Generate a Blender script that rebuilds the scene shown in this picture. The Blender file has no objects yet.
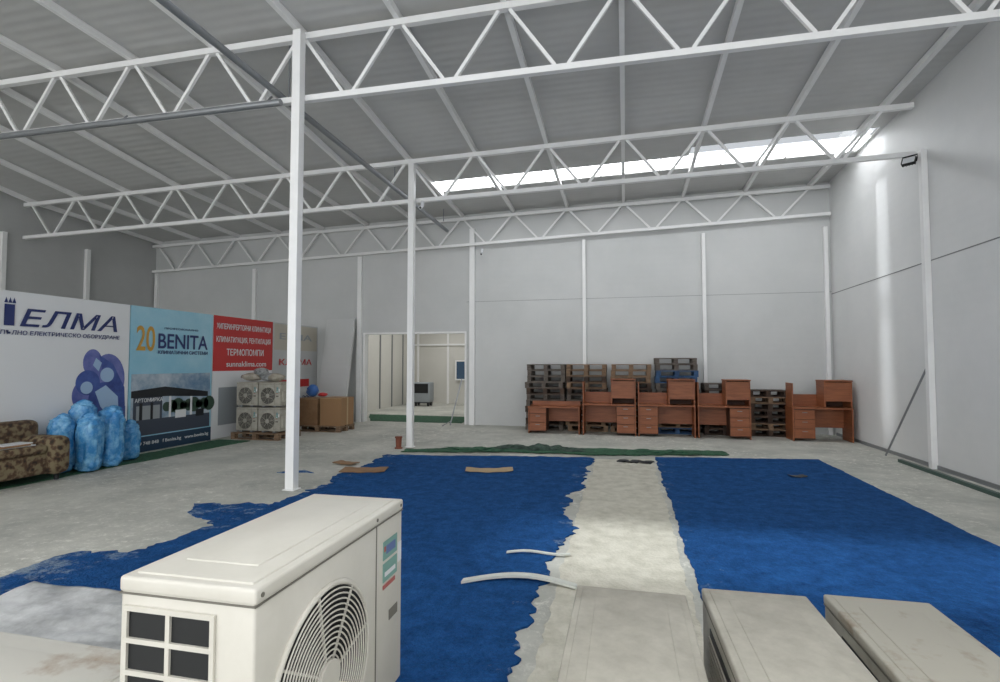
import bpy, bmesh, math, random
from mathutils import Vector, Matrix, noise
random.seed(7)
scene = bpy.context.scene
COL = scene.collection

def lin(c):
    r = []
    for v in c:
        v = v/255.0
        r.append(v/12.92 if v <= 0.04045 else ((v+0.055)/1.055)**2.4)
    return (r[0], r[1], r[2], 1)

def mat(name, c, rough=0.6, metal=0.0, c2=None, scale=5.0, lo=0.35, hi=0.65, bump=0.0, bscale=None,
        emit=0.0, detail=6, stretch=None, spec=None, wave=None):
    m = bpy.data.materials.new(name); m.use_nodes = True
    nt = m.node_tree; b = nt.nodes['Principled BSDF']
    b.inputs['Base Color'].default_value = lin(c)
    b.inputs['Roughness'].default_value = rough
    b.inputs['Metallic'].default_value = metal
    if spec is not None: b.inputs['Specular IOR Level'].default_value = spec
    if emit:
        b.inputs['Emission Color'].default_value = lin(c)
        b.inputs['Emission Strength'].default_value = emit
    tc = nt.nodes.new('ShaderNodeTexCoord'); src = tc.outputs['Object']
    if stretch:
        mp = nt.nodes.new('ShaderNodeMapping'); mp.inputs['Scale'].default_value = stretch
        nt.links.new(src, mp.inputs['Vector']); src = mp.outputs['Vector']
    if c2 is not None:
        n = nt.nodes.new('ShaderNodeTexNoise'); n.inputs['Scale'].default_value = scale
        n.inputs['Detail'].default_value = detail; n.inputs['Roughness'].default_value = 0.65
        nt.links.new(src, n.inputs['Vector'])
        r = nt.nodes.new('ShaderNodeValToRGB')
        r.color_ramp.elements[0].position = lo; r.color_ramp.elements[0].color = lin(c)
        r.color_ramp.elements[1].position = hi; r.color_ramp.elements[1].color = lin(c2)
        nt.links.new(n.outputs['Fac'], r.inputs['Fac'])
        nt.links.new(r.outputs['Color'], b.inputs['Base Color'])
    if bump:
        n2 = nt.nodes.new('ShaderNodeTexNoise'); n2.inputs['Scale'].default_value = bscale or scale*4
        n2.inputs['Detail'].default_value = 5
        nt.links.new(src, n2.inputs['Vector'])
        bp = nt.nodes.new('ShaderNodeBump'); bp.inputs['Strength'].default_value = bump
        bp.inputs['Distance'].default_value = 0.02
        nt.links.new(n2.outputs['Fac'], bp.inputs['Height'])
        nt.links.new(bp.outputs['Normal'], b.inputs['Normal'])
    if wave:
        w = nt.nodes.new('ShaderNodeTexWave'); w.wave_type = 'BANDS'; w.bands_direction = wave[0]
        w.inputs['Scale'].default_value = wave[1]
        nt.links.new(tc.outputs['Object'], w.inputs['Vector'])
        bp = nt.nodes.new('ShaderNodeBump'); bp.inputs['Strength'].default_value = wave[2]
        bp.inputs['Distance'].default_value = 0.02
        nt.links.new(w.outputs['Fac'], bp.inputs['Height'])
        nt.links.new(bp.outputs['Normal'], b.inputs['Normal'])
    return m

class MB:
    def __init__(s, name, mats):
        s.name = name; s.mats = mats; s.v = []; s.f = []; s.m = []; s.sm = []
    def add(s, vs, fs, m=0, smooth=False):
        o = len(s.v); s.v += [tuple(v) for v in vs]
        for f in fs:
            s.f.append([i+o for i in f]); s.m.append(m); s.sm.append(smooth)
    def hexa(s, P, m=0):
        s.add(P, [(0,3,2,1),(4,5,6,7),(0,1,5,4),(1,2,6,5),(2,3,7,6),(3,0,4,7)], m)
    def box(s, x0,x1,y0,y1,z0,z1, m=0):
        s.hexa([(x0,y0,z0),(x1,y0,z0),(x1,y1,z0),(x0,y1,z0),(x0,y0,z1),(x1,y0,z1),(x1,y1,z1),(x0,y1,z1)], m)
    def rbox(s, x0,x1,y0,y1,z0,z1, r, m=0, seg=3, smooth=True):
        bm = bmesh.new(); bmesh.ops.create_cube(bm, size=1)
        for v in bm.verts:
            v.co = Vector(((x0+x1)/2+v.co.x*(x1-x0), (y0+y1)/2+v.co.y*(y1-y0), (z0+z1)/2+v.co.z*(z1-z0)))
        bmesh.ops.bevel(bm, geom=bm.edges[:], offset=r, segments=seg, profile=0.5, affect='EDGES')
        bm.verts.ensure_lookup_table(); bm.verts.index_update()
        s.add([v.co[:] for v in bm.verts], [[v.index for v in f.verts] for f in bm.faces], m, smooth)
        bm.free()
    def beam(s, p, q, w, h=None, m=0, up=(0,0,1)):
        h = h or w; p = Vector(p); q = Vector(q); d = (q-p).normalized(); up = Vector(up)
        if abs(d.dot(up)) > 0.98: up = Vector((0,1,0))
        a = d.cross(up).normalized(); b = a.cross(d).normalized()
        a = a*w/2; b = b*h/2
        s.hexa([p-a-b, p+a-b, q+a-b, q-a-b, p-a+b, p+a+b, q+a+b, q-a+b], m)
    def cyl(s, p, q, r, m=0, seg=16, r2=None, cap=True):
        r2 = r if r2 is None else r2
        p = Vector(p); q = Vector(q); d = (q-p).normalized()
        up = Vector((0,0,1)) if abs(d.z) < .9 else Vector((1,0,0))
        a = d.cross(up).normalized(); b = a.cross(d)
        vs = []
        for i in range(seg):
            t = 2*math.pi*i/seg; e = a*math.cos(t)+b*math.sin(t)
            vs += [p+e*r, q+e*r2]
        s.add(vs, [(2*i, 2*((i+1) % seg), 2*((i+1) % seg)+1, 2*i+1) for i in range(seg)], m, True)
        if cap:
            s.add([vs[2*i] for i in range(seg)], [list(range(seg))[::-1]], m)
            s.add([vs[2*i+1] for i in range(seg)], [list(range(seg))], m)
    def ring(s, c, axis, R, r, m=0, seg=40, ms=6):
        c = Vector(c); axis = Vector(axis).normalized()
        up = Vector((0,0,1)) if abs(axis.z) < .9 else Vector((1,0,0))
        a = axis.cross(up).normalized(); b = axis.cross(a)
        vs = []
        for i in range(seg):
            t = 2*math.pi*i/seg; e = a*math.cos(t)+b*math.sin(t)
            for j in range(ms):
                u = 2*math.pi*j/ms
                vs.append(c+e*(R+r*math.cos(u))+axis*r*math.sin(u))
        fs = []
        for i in range(seg):
            for j in range(ms):
                fs.append((i*ms+j, ((i+1) % seg)*ms+j, ((i+1) % seg)*ms+(j+1) % ms, i*ms+(j+1) % ms))
        s.add(vs, fs, m, True)
    def disc(s, c, axis, R, m=0, seg=40):
        c = Vector(c); axis = Vector(axis).normalized()
        s.cyl(c, c+axis*0.001, R, m, seg)
    def blob(s, c, rx, ry, rz, m=0, seed=0, amp=0.08, us=20, vs_=14, pw=1.0, fine=0.0):
        rnd = random.Random(seed); ph = [rnd.uniform(0, 6.28) for _ in range(9)]
        vs = []; fs = []
        for j in range(vs_+1):
            phi = math.pi*j/vs_ - math.pi/2
            for i in range(us):
                t = 2*math.pi*i/us
                k = 1+amp*(math.sin(3*t+ph[0]+2*phi)+.7*math.sin(5*t+ph[1]-3*phi)+.6*math.sin(7*phi+ph[2]+2*t)+.4*math.sin(11*t+ph[3]+5*phi))
                if fine:
                    k += fine*noise.noise(Vector((math.cos(t)*4+seed, math.sin(t)*4, phi*5)))
                cp = math.copysign(abs(math.cos(phi))**pw, math.cos(phi)); sp = math.copysign(abs(math.sin(phi))**pw, math.sin(phi))
                vs.append((c[0]+rx*k*cp*math.cos(t), c[1]+ry*k*cp*math.sin(t), c[2]+rz*sp*(1+amp*.3*math.sin(4*t+ph[4]))))
        for j in range(vs_):
            for i in range(us):
                fs.append((j*us+i, j*us+(i+1) % us, (j+1)*us+(i+1) % us, (j+1)*us+i))
        s.add(vs, fs, m, True)
    def build(s, loc=(0,0,0), rz=0, bevel=0, parent=None, rot=None):
        me = bpy.data.meshes.new(s.name); me.from_pydata(s.v, [], s.f)
        for m in s.mats: me.materials.append(m)
        me.polygons.foreach_set('material_index', s.m)
        me.polygons.foreach_set('use_smooth', s.sm); me.update()
        ob = bpy.data.objects.new(s.name, me); COL.objects.link(ob)
        ob.location = loc; ob.rotation_euler = rot or (0, 0, rz)
        if bevel:
            md = ob.modifiers.new('bevel', 'BEVEL'); md.width = bevel; md.segments = 2; md.limit_method = 'ANGLE'
        if parent: ob.parent = parent
        return ob

# ------------------------------------------------------------------ materials
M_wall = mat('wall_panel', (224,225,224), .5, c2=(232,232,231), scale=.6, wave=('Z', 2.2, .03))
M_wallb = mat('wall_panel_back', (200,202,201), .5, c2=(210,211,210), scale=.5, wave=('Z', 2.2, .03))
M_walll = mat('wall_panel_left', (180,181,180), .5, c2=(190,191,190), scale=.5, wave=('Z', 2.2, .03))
M_seam = mat('panel_seam', (128,130,130), .6)
M_steel = mat('painted_steel', (240,240,239), .4, c2=(246,246,245), scale=3)
M_roof = mat('roof_sheet', (194,194,192), .5, c2=(206,206,204), scale=.7, wave=('Y', 1.9, .15))
M_galv = mat('galvanised', (150,153,156), .4, .6)
M_dark = mat('dark_plastic', (22,24,26), .5)
M_back = mat('backing', (180,176,160), .9, c2=(208,204,190), scale=6, lo=.3, hi=.6, bump=.6, bscale=40, detail=14)
M_green = mat('green_carpet', (38,76,56), .95, c2=(58,104,76), scale=12, bump=.6, bscale=80)
M_cream = mat('cream_metal', (206,202,191), .38, c2=(216,212,202), scale=4)
M_cream2 = mat('dusty_metal', (154,149,137), .65, c2=(184,180,168), scale=5, detail=14)
M_cream3 = mat('rusty_metal', (168,164,152), .65, c2=(120,100,78), scale=5, lo=.55, hi=.74, detail=14)
M_stain = mat('stained_metal', (200,197,188), .55, c2=(150,124,98), scale=4, lo=.53, hi=.70, detail=10)
M_seamc = mat('seam_grey', (112,109,100), .6)
M_wood = mat('pallet_wood', (150,124,98), .85, c2=(98,78,62), scale=6, stretch=(1,4,8))
M_woodg = mat('pallet_wood_grey', (118,110,102), .85, c2=(74,66,60), scale=6, stretch=(1,4,8))
M_woodb = mat('pallet_blue', (60,98,140), .8, c2=(38,60,92), scale=6)
M_desk = mat('desk_veneer', (158,94,58), .45, c2=(130,74,44), scale=3, stretch=(1,1,9))
M_deskd = mat('desk_inner', (78,46,30), .6)
M_card = mat('cardboard', (150,118,86), .85, c2=(134,102,72), scale=5)
M_white = mat('white_vinyl', (222,224,226), .4)
M_navy = mat('navy_print', (34,48,104), .4)
M_blue2 = mat('blue_print', (60,110,180), .4)
M_sky = mat('lightblue_print', (132,190,214), .4, c2=(164,206,222), scale=.8)
M_gold = mat('gold_print', (196,150,60), .4)
M_red = mat('red_print', (190,48,48), .4)
M_grey = mat('grey_print', (150,156,160), .5)
M_photo = mat('photo_sky', (96,130,160), .4, c2=(190,200,208), scale=2)
M_asph = mat('photo_asphalt', (62,70,84), .5)
M_blk = mat('black_print', (22,26,32), .5)
M_plbl = mat('blue_film', (58,134,194), .25, c2=(136,194,228), scale=8, lo=.42, hi=.70, bump=.7, bscale=12)
M_clear = mat('grey_film', (110,112,112), .3, c2=(190,192,192), scale=9, bump=.9, bscale=16)
M_foil = mat('silver_film', (150,151,151), .3, .1, c2=(212,213,213), scale=4, lo=.38, hi=.60, bump=.4, bscale=9, detail=8)
M_foam = mat('foam', (206,208,200), .8)
M_rust = mat('terracotta', (126,72,54), .8)
M_lamp = mat('lamp_glass', (230,232,235), .2)
M_bag = mat('sack', (196,190,176), .8, c2=(150,142,126), scale=8, bump=.6)

def N(nt, t, **k):
    n = nt.nodes.new(t)
    for a, v in k.items(): setattr(n, a, v)
    return n
def noise_ramp(nt, tc, sc, det, a, ca, bb, cb, rough=.7):
    n = N(nt, 'ShaderNodeTexNoise'); n.inputs['Scale'].default_value = sc; n.inputs['Detail'].default_value = det
    n.inputs['Roughness'].default_value = rough
    nt.links.new(tc.outputs['Object'], n.inputs['Vector'])
    r = N(nt, 'ShaderNodeValToRGB')
    r.color_ramp.elements[0].position = a; r.color_ramp.elements[0].color = ca
    r.color_ramp.elements[1].position = bb; r.color_ramp.elements[1].color = cb
    nt.links.new(n.outputs['Fac'], r.inputs['Fac']); return r, n
def maprange(nt, src, a, b, lo, hi):
    m = N(nt, 'ShaderNodeMapRange'); m.inputs['From Min'].default_value = a; m.inputs['From Max'].default_value = b
    m.inputs['To Min'].default_value = lo; m.inputs['To Max'].default_value = hi
    nt.links.new(src, m.inputs['Value']); return m.outputs['Result']
def mathn(nt, op, a, b):
    m = N(nt, 'ShaderNodeMath', operation=op)
    for i, x in enumerate((a, b)):
        if isinstance(x, (int, float)): m.inputs[i].default_value = x
        else: nt.links.new(x, m.inputs[i])
    return m.outputs[0]
def carpet_mat():
    m = bpy.data.materials.new('blue_carpet'); m.use_nodes = True
    nt = m.node_tree; b = nt.nodes['Principled BSDF']; b.inputs['Roughness'].default_value = .95
    b.inputs['Specular IOR Level'].default_value = .1
    tc = N(nt, 'ShaderNodeTexCoord')
    r1, _ = noise_ramp(nt, tc, 6, 15, .36, lin((14,50,98)), .64, lin((42,98,160)), .9)
    sep = N(nt, 'ShaderNodeSeparateXYZ'); nt.links.new(tc.outputs['Object'], sep.inputs[0])
    X = sep.outputs['X']
    e1 = maprange(nt, X, -3.2, -4.5, 0, .17)
    e2 = maprange(nt, mathn(nt, 'ABSOLUTE', mathn(nt, 'ADD', X, .03), 0), .85, .50, 0, .12)
    e = mathn(nt, 'MAXIMUM', e1, e2)
    n = N(nt, 'ShaderNodeTexNoise'); n.inputs['Scale'].default_value = 3.2; n.inputs['Detail'].default_value = 15; n.inputs['Roughness'].default_value = .8
    nt.links.new(tc.outputs['Object'], n.inputs['Vector'])
    s = mathn(nt, 'ADD', n.outputs['Fac'], e)
    f = maprange(nt, s, .65, .74, 0, .8)
    mx = N(nt, 'ShaderNodeMixRGB'); mx.inputs['Color2'].default_value = lin((150,166,180))
    nt.links.new(f, mx.inputs['Fac']); nt.links.new(r1.outputs['Color'], mx.inputs['Color1'])
    nt.links.new(mx.outputs['Color'], b.inputs['Base Color'])
    n = N(nt, 'ShaderNodeTexNoise'); n.inputs['Scale'].default_value = 45; n.inputs['Detail'].default_value = 6; nt.links.new(tc.outputs['Object'], n.inputs['Vector'])
    bp = N(nt, 'ShaderNodeBump'); bp.inputs['Strength'].default_value = 1; bp.inputs['Distance'].default_value = .03
    nt.links.new(n.outputs['Fac'], bp.inputs['Height']); nt.links.new(bp.outputs['Normal'], b.inputs['Normal'])
    return m
M_carpet = carpet_mat()
def floor_mat():
    m = bpy.data.materials.new('dusty_concrete'); m.use_nodes = True
    nt = m.node_tree; b = nt.nodes['Principled BSDF']; b.inputs['Roughness'].default_value = .85
    tc = N(nt, 'ShaderNodeTexCoord')
    r1, _ = noise_ramp(nt, tc, .9, 14, .34, lin((158,159,152)), .64, lin((198,197,188)), .7)
    r2, _ = noise_ramp(nt, tc, 8, 15, .52, (0,0,0,1), .60, (1,1,1,1), .85)
    r3, _ = noise_ramp(nt, tc, .55, 3, .40, (.1,.1,.1,1), .58, (1,1,1,1), .5)
    mu = N(nt, 'ShaderNodeMixRGB', blend_type='MULTIPLY'); mu.inputs['Fac'].default_value = 1
    nt.links.new(r2.outputs['Color'], mu.inputs['Color1']); nt.links.new(r3.outputs['Color'], mu.inputs['Color2'])
    mx = N(nt, 'ShaderNodeMixRGB'); mx.inputs['Color2'].default_value = lin((230,228,219))
    nt.links.new(mu.outputs['Color'], mx.inputs['Fac']); nt.links.new(r1.outputs['Color'], mx.inputs['Color1'])
    nt.links.new(mx.outputs['Color'], b.inputs['Base Color'])
    n = N(nt, 'ShaderNodeTexNoise'); n.inputs['Scale'].default_value = 20; n.inputs['Detail'].default_value = 8; nt.links.new(tc.outputs['Object'], n.inputs['Vector'])
    bp = N(nt, 'ShaderNodeBump'); bp.inputs['Strength'].default_value = .3; bp.inputs['Distance'].default_value = .02
    nt.links.new(n.outputs['Fac'], bp.inputs['Height']); nt.links.new(bp.outputs['Normal'], b.inputs['Normal'])
    return m
M_floor = floor_mat()

def floral():
    m = bpy.data.materials.new('floral_fabric'); m.use_nodes = True
    nt = m.node_tree; b = nt.nodes['Principled BSDF']; b.inputs['Roughness'].default_value = .9
    tc = nt.nodes.new('ShaderNodeTexCoord'); v = nt.nodes.new('ShaderNodeTexVoronoi'); v.inputs['Scale'].default_value = 13
    n = nt.nodes.new('ShaderNodeTexNoise'); n.inputs['Scale'].default_value = 16; n.inputs['Detail'].default_value = 4
    nt.links.new(tc.outputs['Object'], v.inputs['Vector']); nt.links.new(tc.outputs['Object'], n.inputs['Vector'])
    r = nt.nodes.new('ShaderNodeValToRGB'); cr = r.color_ramp
    cr.elements[0].position = .48; cr.elements[0].color = lin((46,40,32))
    cr.elements[1].position = .82; cr.elements[1].color = lin((124,112,86))
    e = cr.elements.new(.66); e.color = lin((86,64,48))
    mx = nt.nodes.new('ShaderNodeMath'); mx.operation = 'MULTIPLY_ADD'; mx.inputs[1].default_value = .45
    nt.links.new(v.outputs['Distance'], mx.inputs[0]); nt.links.new(n.outputs['Fac'], mx.inputs[2])
    nt.links.new(mx.outputs[0], r.inputs['Fac']); nt.links.new(r.outputs['Color'], b.inputs['Base Color'])
    return m
M_floral = floral()
def skymat(name, e):
    m = bpy.data.materials.new(name); m.use_nodes = True
    b = m.node_tree.nodes['Principled BSDF']
    b.inputs['Base Color'].default_value = (.9,.95,1,1); b.inputs['Emission Color'].default_value = (.96,.98,1,1)
    b.inputs['Emission Strength'].default_value = e; return m
M_skyl = skymat('skylight_polycarbonate', 6.5)
M_tint = bpy.data.materials.new('skylight_glazing'); M_tint.use_nodes = True
_nt = M_tint.node_tree; _nt.nodes.remove(_nt.nodes['Principled BSDF'])
_t = _nt.nodes.new('ShaderNodeBsdfTransparent'); _t.inputs['Color'].default_value = (.5,.51,.52,1)
_nt.links.new(_t.outputs[0], _nt.nodes['Material Output'].inputs['Surface'])

# ------------------------------------------------------------------ shell
XL, XR, YB, YF = -14.2, 4.62, 13.5, -5.0
ST = [(-5.0, 6.35, 6.45), (6.16, 6.18, 6.08), (9.75, 5.60, 5.93), (13.5, 5.40, 5.80), (13.9, 5.38, 5.78)]
def roofz(x, y):
    for (a, b) in zip(ST[:-1], ST[1:]):
        if y <= b[0] or b is ST[-1]:
            t = (y-a[0])/(b[0]-a[0]); zl = a[1]+(b[1]-a[1])*t; zr = a[2]+(b[2]-a[2])*t
            return zl+(zr-zl)*(x-XL)/(XR-XL)

rf = MB('ceiling', [M_roof])
def rslab(mb, x0,x1,y0,y1, m=0, dz=0, th=.06):
    P = [(x0,y0,roofz(x0,y0)+dz),(x1,y0,roofz(x1,y0)+dz),(x1,y1,roofz(x1,y1)+dz),(x0,y1,roofz(x0,y1)+dz)]
    mb.hexa(P+[(p[0],p[1],p[2]+th) for p in P], m)
for (y0,y1) in [(YF,0.0),(1.2,4.1),(5.5,6.16),(6.16,9.75),(9.75,10.78),(11.80,13.5),(13.5,13.65)]:
    rslab(rf, XL-.15, XR+.15, y0, y1)
rslab(rf, XL-.15, -4.2, 0, 1.2)
rslab(rf, XL-.15, -4.6, 4.1, 5.5); rslab(rf, 1.0, XR+.15, 4.1, 5.5)
rslab(rf, XL-.15, -4.2, 10.78, 11.80); rslab(rf, -4.2, 1.3, 10.78, 11.18)
rslab(rf, 4.55, XR+.15, 10.78, 11.80); rslab(rf, 4.55, XR+.15, 0, 1.2)
rf.build()
sk = MB('window_1', [M_skyl, M_steel])
rslab(sk, -4.2, 4.55, 11.18, 11.80, 0, .03, .02)
for i in range(8):
    x = -4.2+i*1.24
    rslab(sk, x-.012, x+.012, 11.18, 11.80, 1, .0, .03)
sk.build()
sk = MB('fill_panel', [skymat('fill_panel_glow', 5.0)]); rslab(sk, -4.2, 4.55, 0, 1.2, 0, .03, .02); sk.build()  # unseen glowing roof strip, added to brighten the right wall and floor
sk = MB('window_4', [M_tint]); rslab(sk, -4.6, 1.0, 4.1, 5.5, 0, .03, .01); sk.build()
sk = MB('window_5', [M_tint]); rslab(sk, 1.3, 4.55, 10.78, 11.17, 0, .03, .01); sk.build()

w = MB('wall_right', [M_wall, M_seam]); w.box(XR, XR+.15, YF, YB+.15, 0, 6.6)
w.box(XR-.006, XR, YF, YB, 3.192, 3.208, 1)
for y in (-1.0, 2.6, 6.16): w.box(XR-.006, XR, y-.008, y+.008, 0, 5.9, 1)
w.build()
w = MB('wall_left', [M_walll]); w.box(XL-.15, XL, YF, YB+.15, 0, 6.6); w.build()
OX0, OX1, OZ = -7.1, -4.1, 2.47
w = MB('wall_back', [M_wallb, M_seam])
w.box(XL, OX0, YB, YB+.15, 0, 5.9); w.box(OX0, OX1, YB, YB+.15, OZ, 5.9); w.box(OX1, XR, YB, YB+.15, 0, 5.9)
w.box(OX1, XR, YB-.005, YB, 3.25, 3.258, 1)
w.build()
fl = MB('floor', [M_floor]); fl.box(XL-.15, XR+.15, YF, 22, -.1, 0); fl.build()
t = MB('door_1', [M_steel])
t.box(OX0, OX0+.05, YB-.01, YB+.17, 0, OZ); t.box(OX1-.05, OX1, YB-.01, YB+.17, 0, OZ); t.box(OX0+.05, OX1-.05, YB-.01, YB+.17, OZ-.05, OZ); t.build()

# back room
M_annex = mat('wall_panel_annex', (206,204,196), .5, c2=(214,212,205), scale=.5)
w = MB('wall_annex_left', [M_annex, M_seam]); w.box(-8.75,-8.6,YB+.15,20.5,0,3.6)
for y in (14.6,15.6,16.6,17.6,18.6,19.6): w.box(-8.6,-8.57,y-.03,y+.03,0,3.5,1)
w.build()
w = MB('wall_annex_right', [M_annex]); w.box(-3.9,-3.75,YB+.15,20.5,0,3.6); w.build()
w = MB('wall_annex_back', [M_annex, M_steel]); w.box(-8.75,-3.75,20.5,20.65,0,3.6)
for x in (-8.3,-7.0,-5.6): w.box(x-.04,x+.04,20.45,20.5,0,3.5,1)
w.box(-8.6,-3.9,20.42,20.5,2.35,2.42,1)
w.build()
w = MB('ceiling_annex', [M_roof]); w.box(-8.75,-3.75,YB+.15,20.65,3.6,3.7); w.build()
w = MB('window_2', [mat('window_dusk',(70,92,116),.2), M_steel])
w.box(-6.6,-5.8,20.36,20.41,1.0,1.7,0); w.box(-6.65,-6.6,20.34,20.42,.95,1.75,1); w.box(-5.8,-5.75,20.34,20.42,.95,1.75,1)
w.box(-6.6,-5.8,20.34,20.42,1.7,1.75,1); w.box(-6.6,-5.8,20.34,20.42,.95,1.0,1); w.box(-6.23,-6.17,20.34,20.41,1,1.7,1)
w.build()

# columns and wall posts
def post(name, x, y, z1, s=.13):
    c = MB(name, [M_steel]); c.box(x-s/2,x+s/2,y-s/2,y+s/2,0.012,z1)
    c.box(x-s*.7,x+s*.7,y-s*.7,y+s*.7,0,.012); return c.build(bevel=.006)
post('steel_column', -4.16, 6.045, 6.0, .12); post('steel_column', -4.06, 9.64, 5.55, .115)
for i,(x,wd) in enumerate([(-3.93,.14),(-.99,.08),(1.86,.08),(4.5,.08),(-7.2,.12),(-10.6,.11),(-14.1,.1)]):
    c = MB('trim_%d'%(i+1), [M_steel]); c.box(x-wd/2,x+wd/2,YB-.09,YB-.005,0,4.4 if x<-7.3 else 5.2 if -4<x<-3 else 4.6 if x<-3 else 4.75); c.build()
c = MB('trim_8', [M_steel]); c.box(XR-.09,XR-.005,9.44,9.53,0,4.95); c.build()
for i,y in enumerate((9.3,11.3)):
    c = MB('trim_%d'%(9+i), [M_steel]); c.box(XL+.005,XL+.1,y-.05,y+.05,0,4.7); c.build()
c = MB('baseboard_right', [M_galv]); c.box(XR-.02,XR,YF,YB-.1,0,.06); c.build()

# trusses
def lerp(a,b,t): return a+(b-a)*t
def truss(y, bl, br, hl, hr, name='roof_truss', cw=.085, dw=.042):
    m = MB(name, [M_steel])
    x0, x1 = XL+.03, XR-.03
    zb = lambda x: lerp(bl,br,(x-XL)/(XR-XL))
    zt = lambda x: zb(x)+lerp(hl,hr,(x-XL)/(XR-XL))
    m.beam((x0,y,zb(x0)),(x1,y,zb(x1)),cw*.9,cw*.9); m.beam((x0,y,zt(x0)),(x1,y,zt(x1)),cw,cw)
    n = -10
    while 1.4*n < x1:
        xt = 1.4*n
        for xb in (xt-.62, xt+.62):
            if x0 < xb < x1 and x0 < xt < x1:
                m.beam((xb,y,zb(xb)+cw/2),(xt+(.07 if xb>xt else -.07),y,zt(xt)-cw/2),dw,dw)
        n += 1
    return m.build()
truss(6.16, 5.20, 5.08, .84, .86)
truss(9.75, 4.66, 4.99, .80, .80)
truss(13.36, 4.44, 5.03, .78, .63, cw=.075)
pur = MB('roof_purlins', [M_steel])
for n in range(-10, 4):
    x = 1.4*n
    for (a,b) in zip(ST[:-2], ST[1:-1]):
        y0, y1 = a[0], b[0]
        pur.beam((x,y0,roofz(x,y0)-.055),(x,y1-.001,roofz(x,y1)-.055),.07,.10)
pur.build()
ct = MB('cable_conduit', [M_galv])
ct.cyl((-4.55,1.5,5.36),(-4.55,13.2,5.12),.045,0,12)
for y in (2.5,6.4,9.9,12.9): ct.beam((-4.55,y,5.3),(-4.55,y,roofz(-4.55,y)-.01),.02)
ct.build()
ct = MB('heating_pipe', [M_galv]); ct.cyl((XL+.1,6.02,5.12),(-4.4,6.02,5.06),.045,0,12)
for x in (-13,-10,-7,-4.6): ct.beam((x,6.02,5.1),(x,6.1,5.2),.02)
ct.build()
f = MB('floodlight', [M_dark, M_lamp])
f.box(-.09,.09,-.025,.025,-.07,.07,0); f.box(-.08,.08,-.03,-.025,-.06,.06,1)
f.box(-.105,-.095,-.01,.01,-.03,.13,0); f.box(.095,.105,-.01,.01,-.03,.13,0); f.box(-.105,.105,-.01,.01,.12,.13,0)
for i in range(5): f.box(-.08+.04*i-.003,-.08+.04*i+.003,.025,.045,-.06,.06,0)
f.build((4.44,9.6,4.83), rot=(-.6,0,-.7))
def dome(loc):
    b = MB('security_camera',[M_lamp,M_dark]); b.cyl((0,0,0),(0,-.02,-.10),.035,0,16); b.cyl((0,-.02,-.1),(0,-.12,-.16),.032,0,16); b.disc((0,-.121,-.161),(0,-.85,-.5),.022,1,16); b.build(loc)
dome((-3.85,9.68,4.80)); dome((-3.6,13.25,4.6))

# ------------------------------------------------------------------ floor coverings
def ragged(pts, jit, step=.04, seed=1, th=.012, name='blue_carpet', m=None, z=0.001):
    out = []
    n = len(pts)
    for i in range(n):
        a = Vector((pts[i][0], pts[i][1])); b = Vector((pts[(i+1) % n][0], pts[(i+1) % n][1]))
        j = pts[i][2] if len(pts[i]) > 2 else jit
        L = (b-a).length; k = max(1, int(L/step)); nr = Vector((-(b-a).y, (b-a).x)).normalized()
        for s_ in range(k):
            p = a+(b-a)*s_/k
            q = Vector((p.x, p.y, seed*7.3))
            off = j*(1.6*noise.noise(q*1.6)+1.1*noise.noise(q*5)+.9*noise.noise(q*14))
            e = min(1, s_/3, (k-s_)/3)
            out.append(p+nr*off*e)
    bm = bmesh.new()
    vs = [bm.verts.new((p.x,p.y,z)) for p in out]
    f = bm.faces.new(vs); bmesh.ops.recalc_face_normals(bm, faces=[f])
    r = bmesh.ops.extrude_face_region(bm, geom=[f])
    for v in [g for g in r['geom'] if isinstance(g, bmesh.types.BMVert)]: v.co.z += th
    bmesh.ops.triangulate(bm, faces=[f for f in bm.faces if len(f.verts) > 4])
    bmesh.ops.recalc_face_normals(bm, faces=bm.faces)
    me = bpy.data.meshes.new(name); bm.to_mesh(me); bm.free(); me.materials.append(m)
    ob = bpy.data.objects.new(name, me); COL.objects.link(ob); return ob
ragged([(.5,1.0,.025),(3.18,1.0,.012),(3.12,9.9,.02),(.48,9.5,.025)], .02, m=M_carpet, seed=3)
ragged([(-4.5,1.0,.02),(-.60,1.0,.08),(-.58,9.2,.04),(-4.1,8.7,.06),(-3.95,6.6,.14),(-3.9,5.7,.14),(-4.3,5.25,.08),(-4.8,5.15,.08),(-4.6,4.85,.07),(-3.95,4.5,.12),(-4.1,3.7,.08),(-4.55,3.6,.06),(-4.55,2.9,.07)], .08, m=M_carpet, seed=5)
ragged([(-.50,1.0,.02),(.42,1.0,.02),(.42,9.3,.02),(-.50,9.1,.02)], .02, name='carpet_backing_strip', m=M_back, seed=8, th=.006)
ragged([(-5.0,6.9,.05),(-4.45,7.0,.05),(-4.7,7.15,.05)], .04, name='carpet_scrap', m=M_carpet, seed=9)
ragged([(-3.95,8.95,.05),(-2.2,9.4,.05),(-.3,9.5,.05),(1.75,9.98,.04),(1.7,10.35,.05),(.4,10.2,.06),(-1.2,10.1,.06),(-3.0,9.7,.06),(-4.0,9.3,.06)], .04, name='green_carpet_strip', m=M_green, seed=11, z=.014, th=.012)
ragged([(-8.35,5.0),(-7.75,5.0),(-7.7,8),(-7.6,9.6),(-8.35,9.6)], .02, name='green_carpet_runner', m=M_green, seed=12)
ragged([(-7.0,13.75),(-4.3,13.75),(-4.6,15.4),(-7.9,15.5)], .03, name='green_carpet_mat', m=M_green, seed=13)
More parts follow.
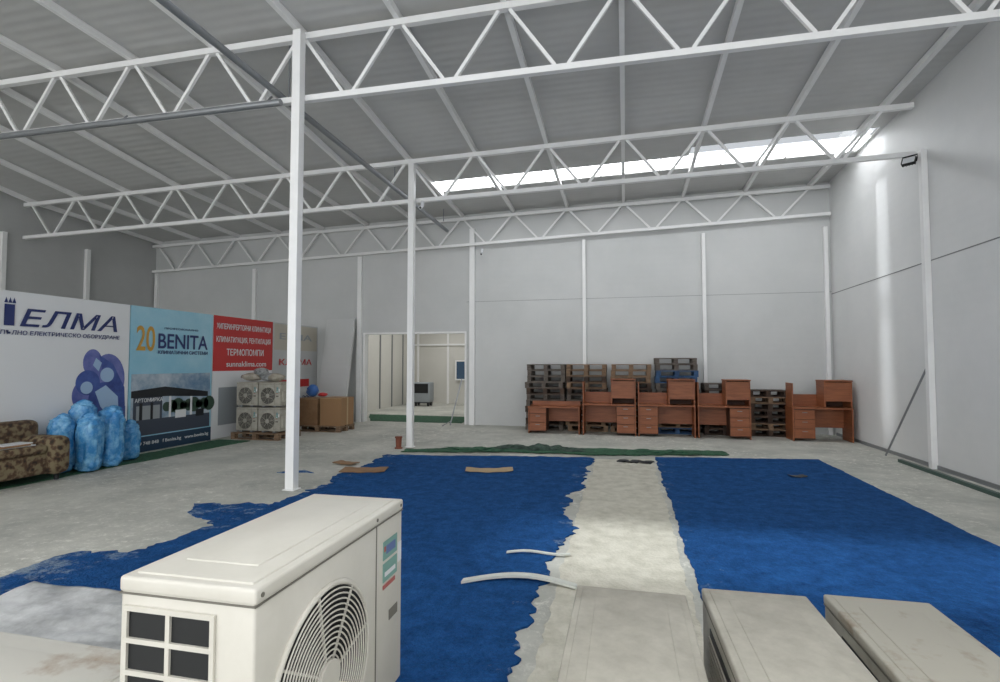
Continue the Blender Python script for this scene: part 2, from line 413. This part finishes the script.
def crumple(name, x0,x1,y0,y1, h, m, seed, z0=.03):
    rnd = random.Random(seed); nx, ny = 70, 24
    ph = [rnd.uniform(0,6.28) for _ in range(8)]
    b = MB(name, [m]); vs=[]; fs=[]
    for j in range(ny+1):
        for i in range(nx+1):
            u=i/nx; v=j/ny
            e = max(0, math.sin(math.pi*u))**.5*max(0, math.sin(math.pi*v))**.5
            q = Vector(((x1-x0)*u*3, (y1-y0)*v*4, seed*3.1))
            k = abs(noise.noise(q))*1.5+abs(noise.noise(q*2.3))*.8+.1
            vs.append((x0+(x1-x0)*u+.06*math.sin(12*v+ph[3]), y0+(y1-y0)*v+.06*math.sin(14*u+ph[4])+.04*math.sin(31*u+ph[5]), z0+h*e*k))
    for j in range(ny):
        for i in range(nx):
            a=j*(nx+1)+i; fs.append((a,a+1,a+nx+2,a+nx+1))
    b.add(vs, fs, 0, True); return b.build()
crumple('crumpled_carpet', -2.35,-.75,9.65,10.05,.07,mat('dark_green', (40,56,50), .95, c2=(72,92,80), scale=10),2)
crumple('crumpled_carpet', -3.3,-2.2,9.35,9.62,.03,M_green,4)
crumple('crumpled_carpet', .0,1.2,9.85,10.1,.03,M_green,5)
crumple('crumpled_carpet', -.1,.40,8.9,9.05,.04,mat('dark_rag', (48,50,52), .9),6, z0=.012)
def sheet(name, x,y,lx,ly,rz,m,z=.016,th=.008,bend=.012):
    b = MB(name,[m]); n=10
    for i in range(n):
        a=-lx/2+lx*i/n; c=-lx/2+lx*(i+1)/n
        za=bend*((2*i/n-1)**2); zc=bend*((2*(i+1)/n-1)**2)
        w0=ly/2*(1+.12*math.sin(i*1.7)); w1=ly/2*(1+.12*math.sin((i+1)*1.7))
        b.hexa([(a,-w0,za),(c,-w1,zc),(c,w1,zc),(a,w0,za),(a,-w0,za+th),(c,-w1,zc+th),(c,w1,zc+th),(a,w0,za+th)])
    b.build((x,y,z),rz)
sheet('cardboard_scrap', -3.80,7.3,.66,.36,.25,M_card,z=.018)
sheet('cardboard_scrap', -4.35,7.75,.4,.2,-.2,M_card,z=.018)
sheet('cardboard_scrap', -1.98,7.7,.70,.28,.25,mat('pale_card',(176,154,120),.8),z=.02,bend=.02)
sheet('carpet_offcut', 2.35,8.3,.22,.13,.3,M_dark,z=.016)
def strip(name, pts, wd, m, z=.02, th=.012):
    b = MB(name,[m]); vs=[]
    for p in pts:
        vs += [(p[0],p[1]-wd/2,z+p[2]),(p[0],p[1]+wd/2,z+p[2]),(p[0],p[1]+wd/2,z+p[2]+th),(p[0],p[1]-wd/2,z+p[2]+th)]
    fs=[]
    for i in range(len(pts)-1):
        for k in range(4): fs.append((4*i+k,4*i+(k+1)%4,4*i+4+(k+1)%4,4*i+4+k))
    fs += [(0,1,2,3),tuple(len(vs)-4+k for k in (3,2,1,0))]
    b.add(vs,fs,0,False); b.build()
strip('foam_strip', [(-1.17+.82*t, 3.76+.11*math.sin(math.pi*t)+.09*t, .02*math.sin(math.pi*t)) for t in [i/14 for i in range(15)]], .06, M_foam, .014, .018)
strip('foam_strip', [(-.98+.52*t, 4.40+.10*t+.02*math.sin(5*t), .008*math.sin(6*t)+.008) for t in [i/8 for i in range(9)]], .03, M_foam, .014)

# ------------------------------------------------------------------ banners (plane X=-8.4)
BX = -8.4; BH = 2.63
def banner(y0,y1,rects,texts, base):
    b = MB('advertising_banner', [base, M_galv]+[r[4] for r in rects])
    b.box(BX-.03,BX,y0+.01,y1-.01,0.03,BH)
    b.box(BX-.06,BX-.03,y0,y0+.04,0,BH,1); b.box(BX-.06,BX-.03,y1-.04,y1,0,BH,1)
    for i,r in enumerate(rects):
        if callable(r[0]) : r[0](b,i+2)
        else: b.box(BX, BX+.002+.0006*i, r[0], r[1], r[2], r[3], i+2)
    ob = b.build()
    for (s_, a, c, zc, h, m, sh) in texts:
        cu = bpy.data.curves.new('lettering','FONT'); cu.body = s_; cu.extrude = .001; cu.shear = sh; cu.size = 1; cu.offset = .012
        cu.align_x='LEFT'; cu.materials.append(m)
        to = bpy.data.objects.new('lettering', cu); COL.objects.link(to)
        bpy.context.view_layer.update()
        d = to.dimensions; bb = [Vector(v) for v in to.bound_box]
        mx = min(v.x for v in bb); my = min(v.y for v in bb)
        sx = (c-a)/max(d.x,.01); sy = h/max(d.y,.01)
        to.rotation_euler = (math.pi/2,0,math.pi/2); to.scale=(sx,sy,1)
        to.location = (BX+.012, a-mx*sx, zc-h/2-my*sy); to.parent = ob
    return ob
def poly(b,i,pts,d):
    b.add([(BX+d,y,z) for (y,z) in pts],[tuple(range(len(pts)))],i)
def circ(b,i,y,z,r,d,rz=None):
    rz = rz or r
    poly(b,i,[(y+r*math.cos(t),z+rz*math.sin(t)) for t in [k*2*math.pi/32 for k in range(32)]],d)
def glow(b,i):
    circ(b,i,6.85,1.62,.16,.003,.22); circ(b,i,7.12,1.35,.30,.0035,.42); circ(b,i,6.75,1.1,.22,.004,.26)
def fig(b,i):
    circ(b,i,6.78,1.30,.20,.005); circ(b,i,7.05,1.0,.26,.0052,.3)
    poly(b,i,[(6.95,1.75),(7.2,1.6),(7.42,1.2),(7.45,.7),(7.2,.85),(7.1,1.2)],.0055)
def fig2(b,i):
    circ(b,i,7.10,1.42,.12,.007); circ(b,i,6.76,1.22,.10,.0072)
    poly(b,i,[(6.9,1.15),(7.08,1.25),(7.3,1.05),(7.32,.82),(7.15,.72),(7.0,.9)],.0075)
    poly(b,i,[(6.85,1.58),(6.9,1.7),(7.0,1.62),(6.95,1.48)],.0075)
def crown(b,i):
    for k in range(3): b.add([(BX+.004,5.56+.05*k,2.46),(BX+.004,5.61+.05*k,2.46),(BX+.004,5.585+.05*k,2.54)],[(0,1,2)],i)
def swoosh(b,i):
    n=16; P=[];Q=[]
    for k in range(n+1):
        u=k/n; y=6.0+1.45*u
        P.append((BX+.002,y,.06)); Q.append((BX+.002,y,.08+.80*u**2.0))
    b.add(P+Q,[(k,k+1,n+2+k,n+1+k) for k in range(n)],i)
M_lil = mat('lilac_print',(96,104,166),.4,c2=(58,74,146),scale=2)
banner(4.9,7.5,[(swoosh,0,0,0,M_lil),(glow,0,0,0,mat('violet_print',(120,126,184),.4,c2=(70,84,150),scale=3)),(fig,0,0,0,mat('deep_blue_print',(44,62,126),.4,c2=(66,92,160),scale=4)),(fig2,0,0,0,mat('pale_blue_print',(156,184,214),.4)),(crown,0,0,0,M_navy)],
  [('I',5.56,5.69,2.29,.30,M_navy,0),('ЕЛМА',5.76,7.25,2.27,.26,M_navy,.25),('ПЪЛНО ЕЛЕКТРИЧЕСКО ОБОРУДВАНЕ',5.52,7.3,2.04,.075,M_navy,.1)], M_white)
def gas(b,i):
    poly(b,i,[(7.55,1.12),(7.55,1.0),(8.3,1.0),(9.3,.94),(9.3,1.04),(8.25,1.18)],.008)
def trees(b,i):
    for k in range(9): b.cyl((BX,8.3+.13*k,.8),(BX+.0045,8.3+.13*k,.8),.09+.03*(k%3),i,14)
banner(7.5,9.41,[(7.55,9.36,.32,1.42,M_photo),(7.55,9.36,.32,.60,M_asph),(trees,0,0,0,mat('tree_print',(50,74,60),.5)),(7.6,8.2,.55,1.05,M_asph),(7.66,8.15,.6,.85,M_grey),(gas,0,0,0,M_blk),
   (8.35,8.40,.6,1.0,M_white),(8.85,8.90,.6,.98,M_white),(8.5,8.75,.57,.72,M_white),(9.0,9.2,.56,.70,M_blk),(7.72,7.78,.6,.9,M_blk),(7.95,8.0,.6,.9,M_blk),
   (7.51,9.40,.03,.30,mat('dark_blue_bar',(38,62,84),.4))],
  [('20',7.62,8.0,2.06,.45,M_gold,0),('BENITA',8.07,9.26,2.03,.28,M_navy,0),('КЛИМАТИЧНИ СИСТЕМИ',8.07,9.26,1.82,.07,M_navy,0),('ПРОФЕСИОНАЛНО',8.2,9.0,2.27,.04,M_navy,0),
   ('АВТОМИВКА',7.62,8.2,.95,.07,M_white,0),('0889 748 848   f Benita.bg   www.benita.bg',7.58,9.33,.17,.08,M_white,0)], M_sky)
banner(9.41,11.35,[(9.42,11.34,1.45,2.63,M_red),(9.6,10.2,.3,1.1,M_grey),(10.3,11.1,.2,.5,M_red)],
  [('ХИПЕРИНВЕРТОРНИ КЛИМАТИЦИ',9.5,11.25,2.40,.15,M_white,0),('КЛИМАТИЗАЦИЯ, ВЕНТИЛАЦИЯ',9.5,11.25,2.12,.15,M_white,0),('ТЕРМОПОМПИ',9.8,11.0,1.86,.15,M_white,0),('sunnaklima.com',9.8,11.1,1.6,.12,M_white,0)], M_white)
banner(11.35,13.3,[(11.4,13.25,1.95,2.60,mat('tan_print',(188,182,168),.5)),(11.6,12.9,1.0,1.2,M_red)],
  [('ELMA',11.6,13.0,2.3,.16,M_grey,0),('КЛИМА',11.6,13.0,1.65,.16,M_red,0),('0700 20 200',11.6,13.0,.7,.12,M_navy,0)], mat('pale_grey_vinyl',(190,192,192),.5))

# ------------------------------------------------------------------ sofa
s = MB('floral_sofa',[M_floral, M_dark])
s.rbox(-8.32,-7.62,4.3,5.88,.10,.40,.05); s.rbox(-8.33,-8.08,4.3,5.88,.30,.80,.09); s.rbox(-8.3,-7.52,5.62,5.90,.08,.60,.10); s.rbox(-8.3,-7.52,4.2,4.45,.08,.60,.10)
s.rbox(-8.12,-7.58,4.45,5.02,.38,.50,.05); s.rbox(-8.12,-7.58,5.03,5.62,.38,.50,.05)
for y in (4.35,5.78):
    for x in (-8.2,-7.65): s.cyl((x,y,0),(x,y,.1),.03,1,10)
s.build((0,0,.014))
s = MB('folded_papers',[M_white, M_card]); s.box(-7.95,-7.65,5.1,5.5,.0,.015,0); s.box(-7.9,-7.62,5.05,5.42,.015,.03,1); s.box(-7.93,-7.7,5.15,5.5,.03,.04,0); s.build((0,0,.516))
for i,(x,y,r,h) in enumerate([(-8.05,6.14,.16,.80),(-8.1,6.48,.18,.98),(-7.76,6.32,.16,.80),(-7.80,6.70,.16,.88),(-8.08,6.86,.16,.84),(-8.05,7.22,.15,.60)]):
    b = MB('blue_wrapped_bundle',[M_plbl])
    b.blob((x,y,h/2),r,r,h/2,0,seed=i+3,amp=.04,us=44,vs_=38,pw=.42,fine=.25)
    b.blob((x+.02,y,h-.02),r*.6,r*.5,.08,0,seed=i+30,amp=.12,fine=.3)
    b.build((0,0,.018))

# ------------------------------------------------------------------ AC outdoor unit
M_teal = mat('teal_label',(120,160,150),.5); M_redl = mat('dull_red_label',(170,90,84),.5); M_bluel = mat('dull_blue_label',(90,110,160),.5)
def ac(name, L, Dp, H, loc, rz, body=M_cream, lid=None, label=True):
    lid = lid or body
    b = MB(name,[body, lid, M_dark, M_seamc, M_bluel, M_redl, M_teal, M_galv, M_white])
    x0,x1,y0,y1 = -L/2,L/2,-Dp/2,Dp/2
    for fx in (x0+.1,x1-.16):
        b.box(fx,fx+.06,y0-.01,y1+.01,0,.03,7)
    b.rbox(x0+.003,x1-.003,y0+.003,y1-.003,.03,H-.02,.006,0,2)
    b.rbox(x0,x1,y0,y1,H-.032,H,.007,1,3)
    b.rbox(x0+.022,x1-.022,y0+.022,y1-.022,H-.006,H+.0035,.003,1,2)
    b.rbox(x0+.10,x1-.10,y0+.07,y1-.07,H-.004,H+.0065,.003,1,2)
    b.box(x0+.001,x1-.001,y0+.001,y1-.001,H-.036,H-.032,3)
    sx = x1-.19*L/.72
    b.box(sx-.002,sx+.002,y0+.001,y0+.005,.05,H-.035,3)
    for (px_,pz_) in ((x0+.02,H-.016),(x1-.02,H-.016),(sx,H-.016)):
        b.cyl((px_,y0-.002,pz_),(px_,y0+.002,pz_),.005,3,10)
    R = min(.235,H/2-.08); cx = x0+R+.045; cz = .03+(H-.05)/2-.025
    yf = y0+.003
    b.disc((cx,yf-.001,cz),(0,-1,0),R,2,56)
    b.ring((cx,yf-.003,cz),(0,1,0),R,.007,0,64,8)
    k=R-.013
    while k>.05:
        b.ring((cx,yf-.010,cz),(0,1,0),k,.0022,0,56,5); k-=.0125
    b.cyl((cx,yf-.001,cz),(cx,yf-.016,cz),.045,0,24)
    for i in range(8):
        t=i*math.pi/4+.2
        b.beam((cx+.04*math.cos(t),yf-.007,cz+.04*math.sin(t)),(cx+R*math.cos(t),yf-.007,cz+R*math.sin(t)),.004,.006,0)
    # coil grille on the -x end: one lattice plate built cell by cell over a dark coil
    xe = x0+.003
    ya, yb = y0+.095, y1-.022
    zl, zh = .08, H-.062
    b.box(xe-.001,xe+.001,ya,yb,zl,zh,2)
    nz = max(2,int((zh-zl)/.062))
    hb = .005; zs=[zl+(zh-zl)*i/nz for i in range(nz+1)]; cols=[ya+(yb-ya)*t for t in (0,.5,1)]
    for z in zs: b.box(xe-.007,xe-.0011,ya-hb,yb+hb,z-hb,z+hb,0)
    for y in cols:
        for i in range(nz): b.box(xe-.007,xe-.0011,y-hb,y+hb,zs[i]+hb+.0002,zs[i+1]-hb-.0002,0)
    b.box(x0+.05,x1-.15,y1-.003,y1-.001,.08,H-.07,2)
    for i in range(int((H-.15)/.022)):
        z=.09+i*.022; b.box(x0+.05,x1-.15,y1-.002,y1+.004,z-.003,z+.003,0)
    b.rbox(x1-.006,x1+.03,y0+.06,y1-.05,.1,.34,.012,0)
    if label:
        lx=sx+.045
        b.box(lx,x1-.045,y0+.001,y0+.003,H-.15,H-.095,6); b.box(lx+.02,x1-.06,y0,y0+.001,H-.135,H-.11,4); b.box(lx+.005,lx+.016,y0,y0+.001,H-.125,H-.11,5)
        b.box(lx,x1-.045,y0+.001,y0+.003,H-.215,H-.16,6); b.box(lx+.01,x1-.06,y0,y0+.001,H-.20,H-.187,8); b.box(lx,x1-.06,y0+.0005,y0+.0025,H-.235,H-.223,5)
        b.box(x1-.036,x1-.012,y0+.001,y0+.003,H-.19,H-.13,8)
    b.box(x1-.10,x1-.04,y0+.001,y0+.003,H*.42,H*.42+.03,3)
    return b.build(loc, rz)
def pallet(b, x0,x1,y0,y1,z,m,slats=5):
    h=.144; W=x1-x0; Dp=y1-y0
    for i in range(slats):
        a=y0+(Dp-.09)*i/(slats-1); b.box(x0,x1,a,a+.09,z+h-.022,z+h,m)
    for i in range(3):
        xa=x0+(W-.1)*i/2
        b.box(xa,xa+.1,y0+.001,y1-.001,z+h-.044,z+h-.022,m)
        for j in range(3):
            ya=y0+.003+(Dp-.106)*j/2; b.box(xa+.002,xa+.098,ya,ya+.1,z+.022,z+h-.044,m)
    for j in range(3):
        ya=y0+.003+(Dp-.106)*j/2; b.box(x0,x1,ya,ya+.1,z,z+.022,m)
ac('air_conditioner_outdoor_unit',.74,.33,.55,(-.875,1.27,.014),math.pi/2)
ac('air_conditioner_outdoor_unit',.72,.325,.59,(-.868,1.27,.571),math.pi/2+.01)
for (xc,yc,wd,rz,m_) in [(.01,1.58,.37,0,M_cream2),(.435,1.66,.34,.03,M_cream2),(.82,1.70,.32,.015,M_cream3)]:
    ac('air_conditioner_outdoor_unit',.74,wd,.65,(xc,yc,.160),math.pi/2+rz,M_cream2,m_)
p = MB('wooden_pallet',[M_wood]); pallet(p,-.25,1.1,1.15,2.1,.014,0); p.build()
p = MB('wooden_pallet',[M_wood]); pallet(p,-2.55,-1.12,.55,1.85,.014,0,slats=7); p.build()
ac('air_conditioner_outdoor_unit',1.1,.42,.66,(-1.68,1.00,.160),math.pi,M_stain,M_stain)
b = MB('film_wrapped_carton',[M_card,M_foil])
b.rbox(-2.5,-1.25,1.27,1.80,.16,.64,.02,0)
nx,ny=90,44; vs=[];fs=[]
for j in range(ny+1):
    for i in range(nx+1):
        u=i/nx; v=j/ny; x=-2.52+1.29*u; y=1.25+.58*v
        q=Vector((x*2.5,y*6,3)); z=.650+.022*abs(noise.noise(q))+.012*abs(noise.noise(q*2.7))
        if i in(0,nx) or j in (0,ny): z=.42
        vs.append((x,y,z))
for j in range(ny):
    for i in range(nx):
        a=j*(nx+1)+i; fs.append((a,a+1,a+nx+2,a+nx+1))
b.add(vs,fs,1,True); b.build()

p = MB('wooden_pallet',[M_wood]); pallet(p,-8.2,-7.05,9.75,10.55,0,0); p.build()
for i,(x,z) in enumerate([(-7.9,.15),(-7.35,.15),(-7.9,.685),(-7.35,.685)]):
    ac('air_conditioner_outdoor_unit',.52,.6,.52,(x,10.15,z),0,M_cream2,M_cream2)
b = MB('sack_pile',[M_bag,M_clear])
for i,(x,y,z,r) in enumerate([(-7.95,10.1,1.32,.24),(-7.55,10.15,1.31,.22),(-7.3,10.0,1.31,.17),(-7.75,10.1,1.43,.16)]):
    b.blob((x,y,z),r,r*.8,.09,i%2,seed=i+50,amp=.07,fine=.3)
b.build()
def carton(x0,x1,y0,y1,z0,z1,m=M_card):
    b=MB('cardboard_box',[m,mat('packing_tape',(176,150,112),.3)]); b.box(x0,x1,y0,y1,z0,z1); ym=(y0+y1)/2
    b.box(x0-.001,x1+.001,ym-.03,ym+.03,z0+.01,z1+.002,1)
    b.box(x0,x1,y0-.001,y0,z1-.02,z1-.012,1)
    b.build(bevel=.004)
M_card2 = mat('cardboard_tan',(152,118,84),.8)
carton(-7.05,-6.5,11.3,11.9,.145,.80,M_card2); carton(-7.68,-7.12,11.3,11.9,.145,.78)
p = MB('wooden_pallet',[M_wood]); pallet(p,-7.7,-6.5,11.25,11.95,0,0); p.build()
b = MB('plastic_bag',[M_blue2]); b.blob((-7.45,11.6,.95),.14,.13,.15,0,seed=77,amp=.08,fine=.3); b.build()
b = MB('red_cloth',[M_red]); b.blob((-7.2,11.65,.855),.11,.12,.05,0,seed=78,amp=.1); b.build()
b = MB('leaning_sandwich_panel',[M_wallb,M_galv])
for k in range(2):
    y0=12.75-.09*k; b.hexa([(-8.1+.12*k,y0,0),(-7.27+.05*k,y0,0),(-7.27+.05*k,y0+.07,0),(-8.1+.12*k,y0+.07,0),(-8.1+.12*k,y0+.52,2.85-.25*k),(-7.27+.05*k,y0+.52,2.85-.25*k),(-7.27+.05*k,y0+.59,2.85-.25*k),(-8.1+.12*k,y0+.59,2.85-.25*k)])
b.build()

# ------------------------------------------------------------------ pallet stacks and desks
def stack(x0,x1,n,ms,seed):
    rnd=random.Random(seed); b=MB('pallet_stack',ms)
    for i in range(n):
        j=rnd.uniform(-.03,.03); pallet(b,x0+j,x1+j,12.78+rnd.uniform(-.02,.02),13.36,i*.145,rnd.randrange(len(ms)))
    b.build()
M_woodd = mat('pallet_wood_dark', (84,66,54), .85, c2=(52,42,36), scale=6)
stack(-2.36,-1.44,11,[M_woodg,M_woodd],1)
stack(-1.38,-.44,11,[M_wood,M_woodd,M_woodg],2)
stack(-.33,.58,11,[M_woodd,M_wood],3)
stack(.70,1.62,12,[M_wood,M_woodb,M_woodg,M_woodb],4)
stack(1.72,2.6,8,[M_woodd,M_woodg],5)
stack(2.68,3.5,7,[M_wood,M_woodd],6)
def desk(x0,x1,y0=12.15,y1=12.7,top=.70,hut=1.24,low=False,flip=False):
    b=MB('wooden_desk',[M_desk,M_deskd,M_galv]); W=x1-x0; t=.025
    b.box(x0,x0+t,y0+.02,y1,0,top-.03); b.box(x1-t,x1,y0+.02,y1,0,top-.03)
    b.box(x0-.01,x1,y0,y1,top-.03,top)
    b.box(x0+t,x1-t,y1-.1,y1-.08,.25,top-.03,0)
    pw=min(.42,W*.4)
    px0,px1 = (x0+t,x0+pw) if not flip else (x1-pw,x1-t)
    b.box(px0,px1,y0+.04,y1-.11,.05,top-.03,1)
    for k in range(3):
        z=.07+k*.195; b.box(px0+.006,px1-.006,y0+.02,y0+.04,z,min(z+.185,top-.04),0); b.box((px0+px1)/2-.05,(px0+px1)/2+.05,y0+.008,y0+.02,z+.13,z+.142,2)
    if not low:
        hw=.46*W; a=x1-hw; c=x1
        b.box(a,a+t,y0+.05,y1-.02,top,hut); b.box(c-t,c,y0+.05,y1-.02,top,hut); b.box(a-.01,c+.01,y0+.03,y1-.02,hut,hut+t)
        b.box(a+t,c-t,y0+.06,y0+.08,top+.13,hut-.02,0); b.box(a+t,c-t,y1-.06,y1-.04,top,hut,1)
        b.box(x0,x0+t,y0+.05,y1-.05,top,hut-.04); b.box(x0+t,a,y1-.06,y1-.04,top,top+.25,0)
    else:
        b.box(x0+.02,x1-.02,y1-.06,y1-.04,top,top+.1,0)
    b.build(bevel=.003)
desk(-2.2,-1.02,top=.62,low=True); desk(-.95,.22,flip=True); desk(.27,1.47); desk(1.52,2.58,flip=True); desk(3.38,4.50)
b = MB('floor_machine',[M_grey,M_dark]); b.rbox(-7.9,-7.2,18.9,19.4,.15,.9,.04,0); b.box(-7.85,-7.25,18.89,18.9,.5,.85,1)
for x in (-7.8,-7.3): b.cyl((x,19.0,.08),(x+.05,19.0,.08),.08,1,14); b.cyl((x,19.3,.08),(x+.05,19.3,.08),.08,1,14)
b.box(-7.86,-7.24,18.92,19.38,.12,.16,1); b.build()
b = MB('support_pole',[M_galv]); b.beam((-4.45,13.2,0.01),(-4.15,13.25,1.2),.03); b.beam((-4.6,13.0,.01),(-4.42,13.2,.12),.02); b.build()
b = MB('leaning_rod',[M_galv]); b.cyl((4.40,10.6,.012),(4.575,9.6,1.52),.016,0,10); b.build()
b = MB('floor_rail',[mat('rail_green',(70,92,84),.6),M_galv]); b.box(4.32,4.38,7.0,10.0,.0,.05); b.box(4.38,4.46,7.0,10.0,.0,.015,1); b.build()
b = MB('terracotta_pot',[M_rust]); b.cyl((-4.2,9.42,0),(-4.2,9.42,.02),.075,0,20); b.cyl((-4.2,9.42,.02),(-4.2,9.42,.20),.05,0,20,r2=.06); b.cyl((-4.2,9.42,.20),(-4.2,9.42,.225),.07,0,20); b.build()

# ------------------------------------------------------------------ light
wd = bpy.data.worlds.new('World'); scene.world = wd; wd.use_nodes=True
bg = wd.node_tree.nodes['Background']; bg.inputs[0].default_value=(.97,.985,1,1); bg.inputs[1].default_value=2.4
def light(kind,name,loc,rot,energy,**k):
    l=bpy.data.lights.new(name,kind); l.energy=energy
    for a,v in k.items(): setattr(l,a,v)
    o=bpy.data.objects.new(name,l); o.location=loc; o.rotation_euler=rot; COL.objects.link(o); return o
light('SUN','sun_light',(0,0,12),(0,-math.radians(30),0),8.0,angle=math.radians(5))
light('AREA','annex_light',(-6.3,17.5,3.5),(0,0,0),75,shape='RECTANGLE',size=3,size_y=4)

cam=bpy.data.cameras.new('camera'); co=bpy.data.objects.new('camera',cam); COL.objects.link(co)
cam.sensor_width=36; cam.lens=19.08; cam.clip_start=.05
co.location=(0,0,1.6); co.rotation_euler=(math.radians(90+2.485),0,math.radians(13.28))
scene.camera=co
scene.view_settings.view_transform='Standard'
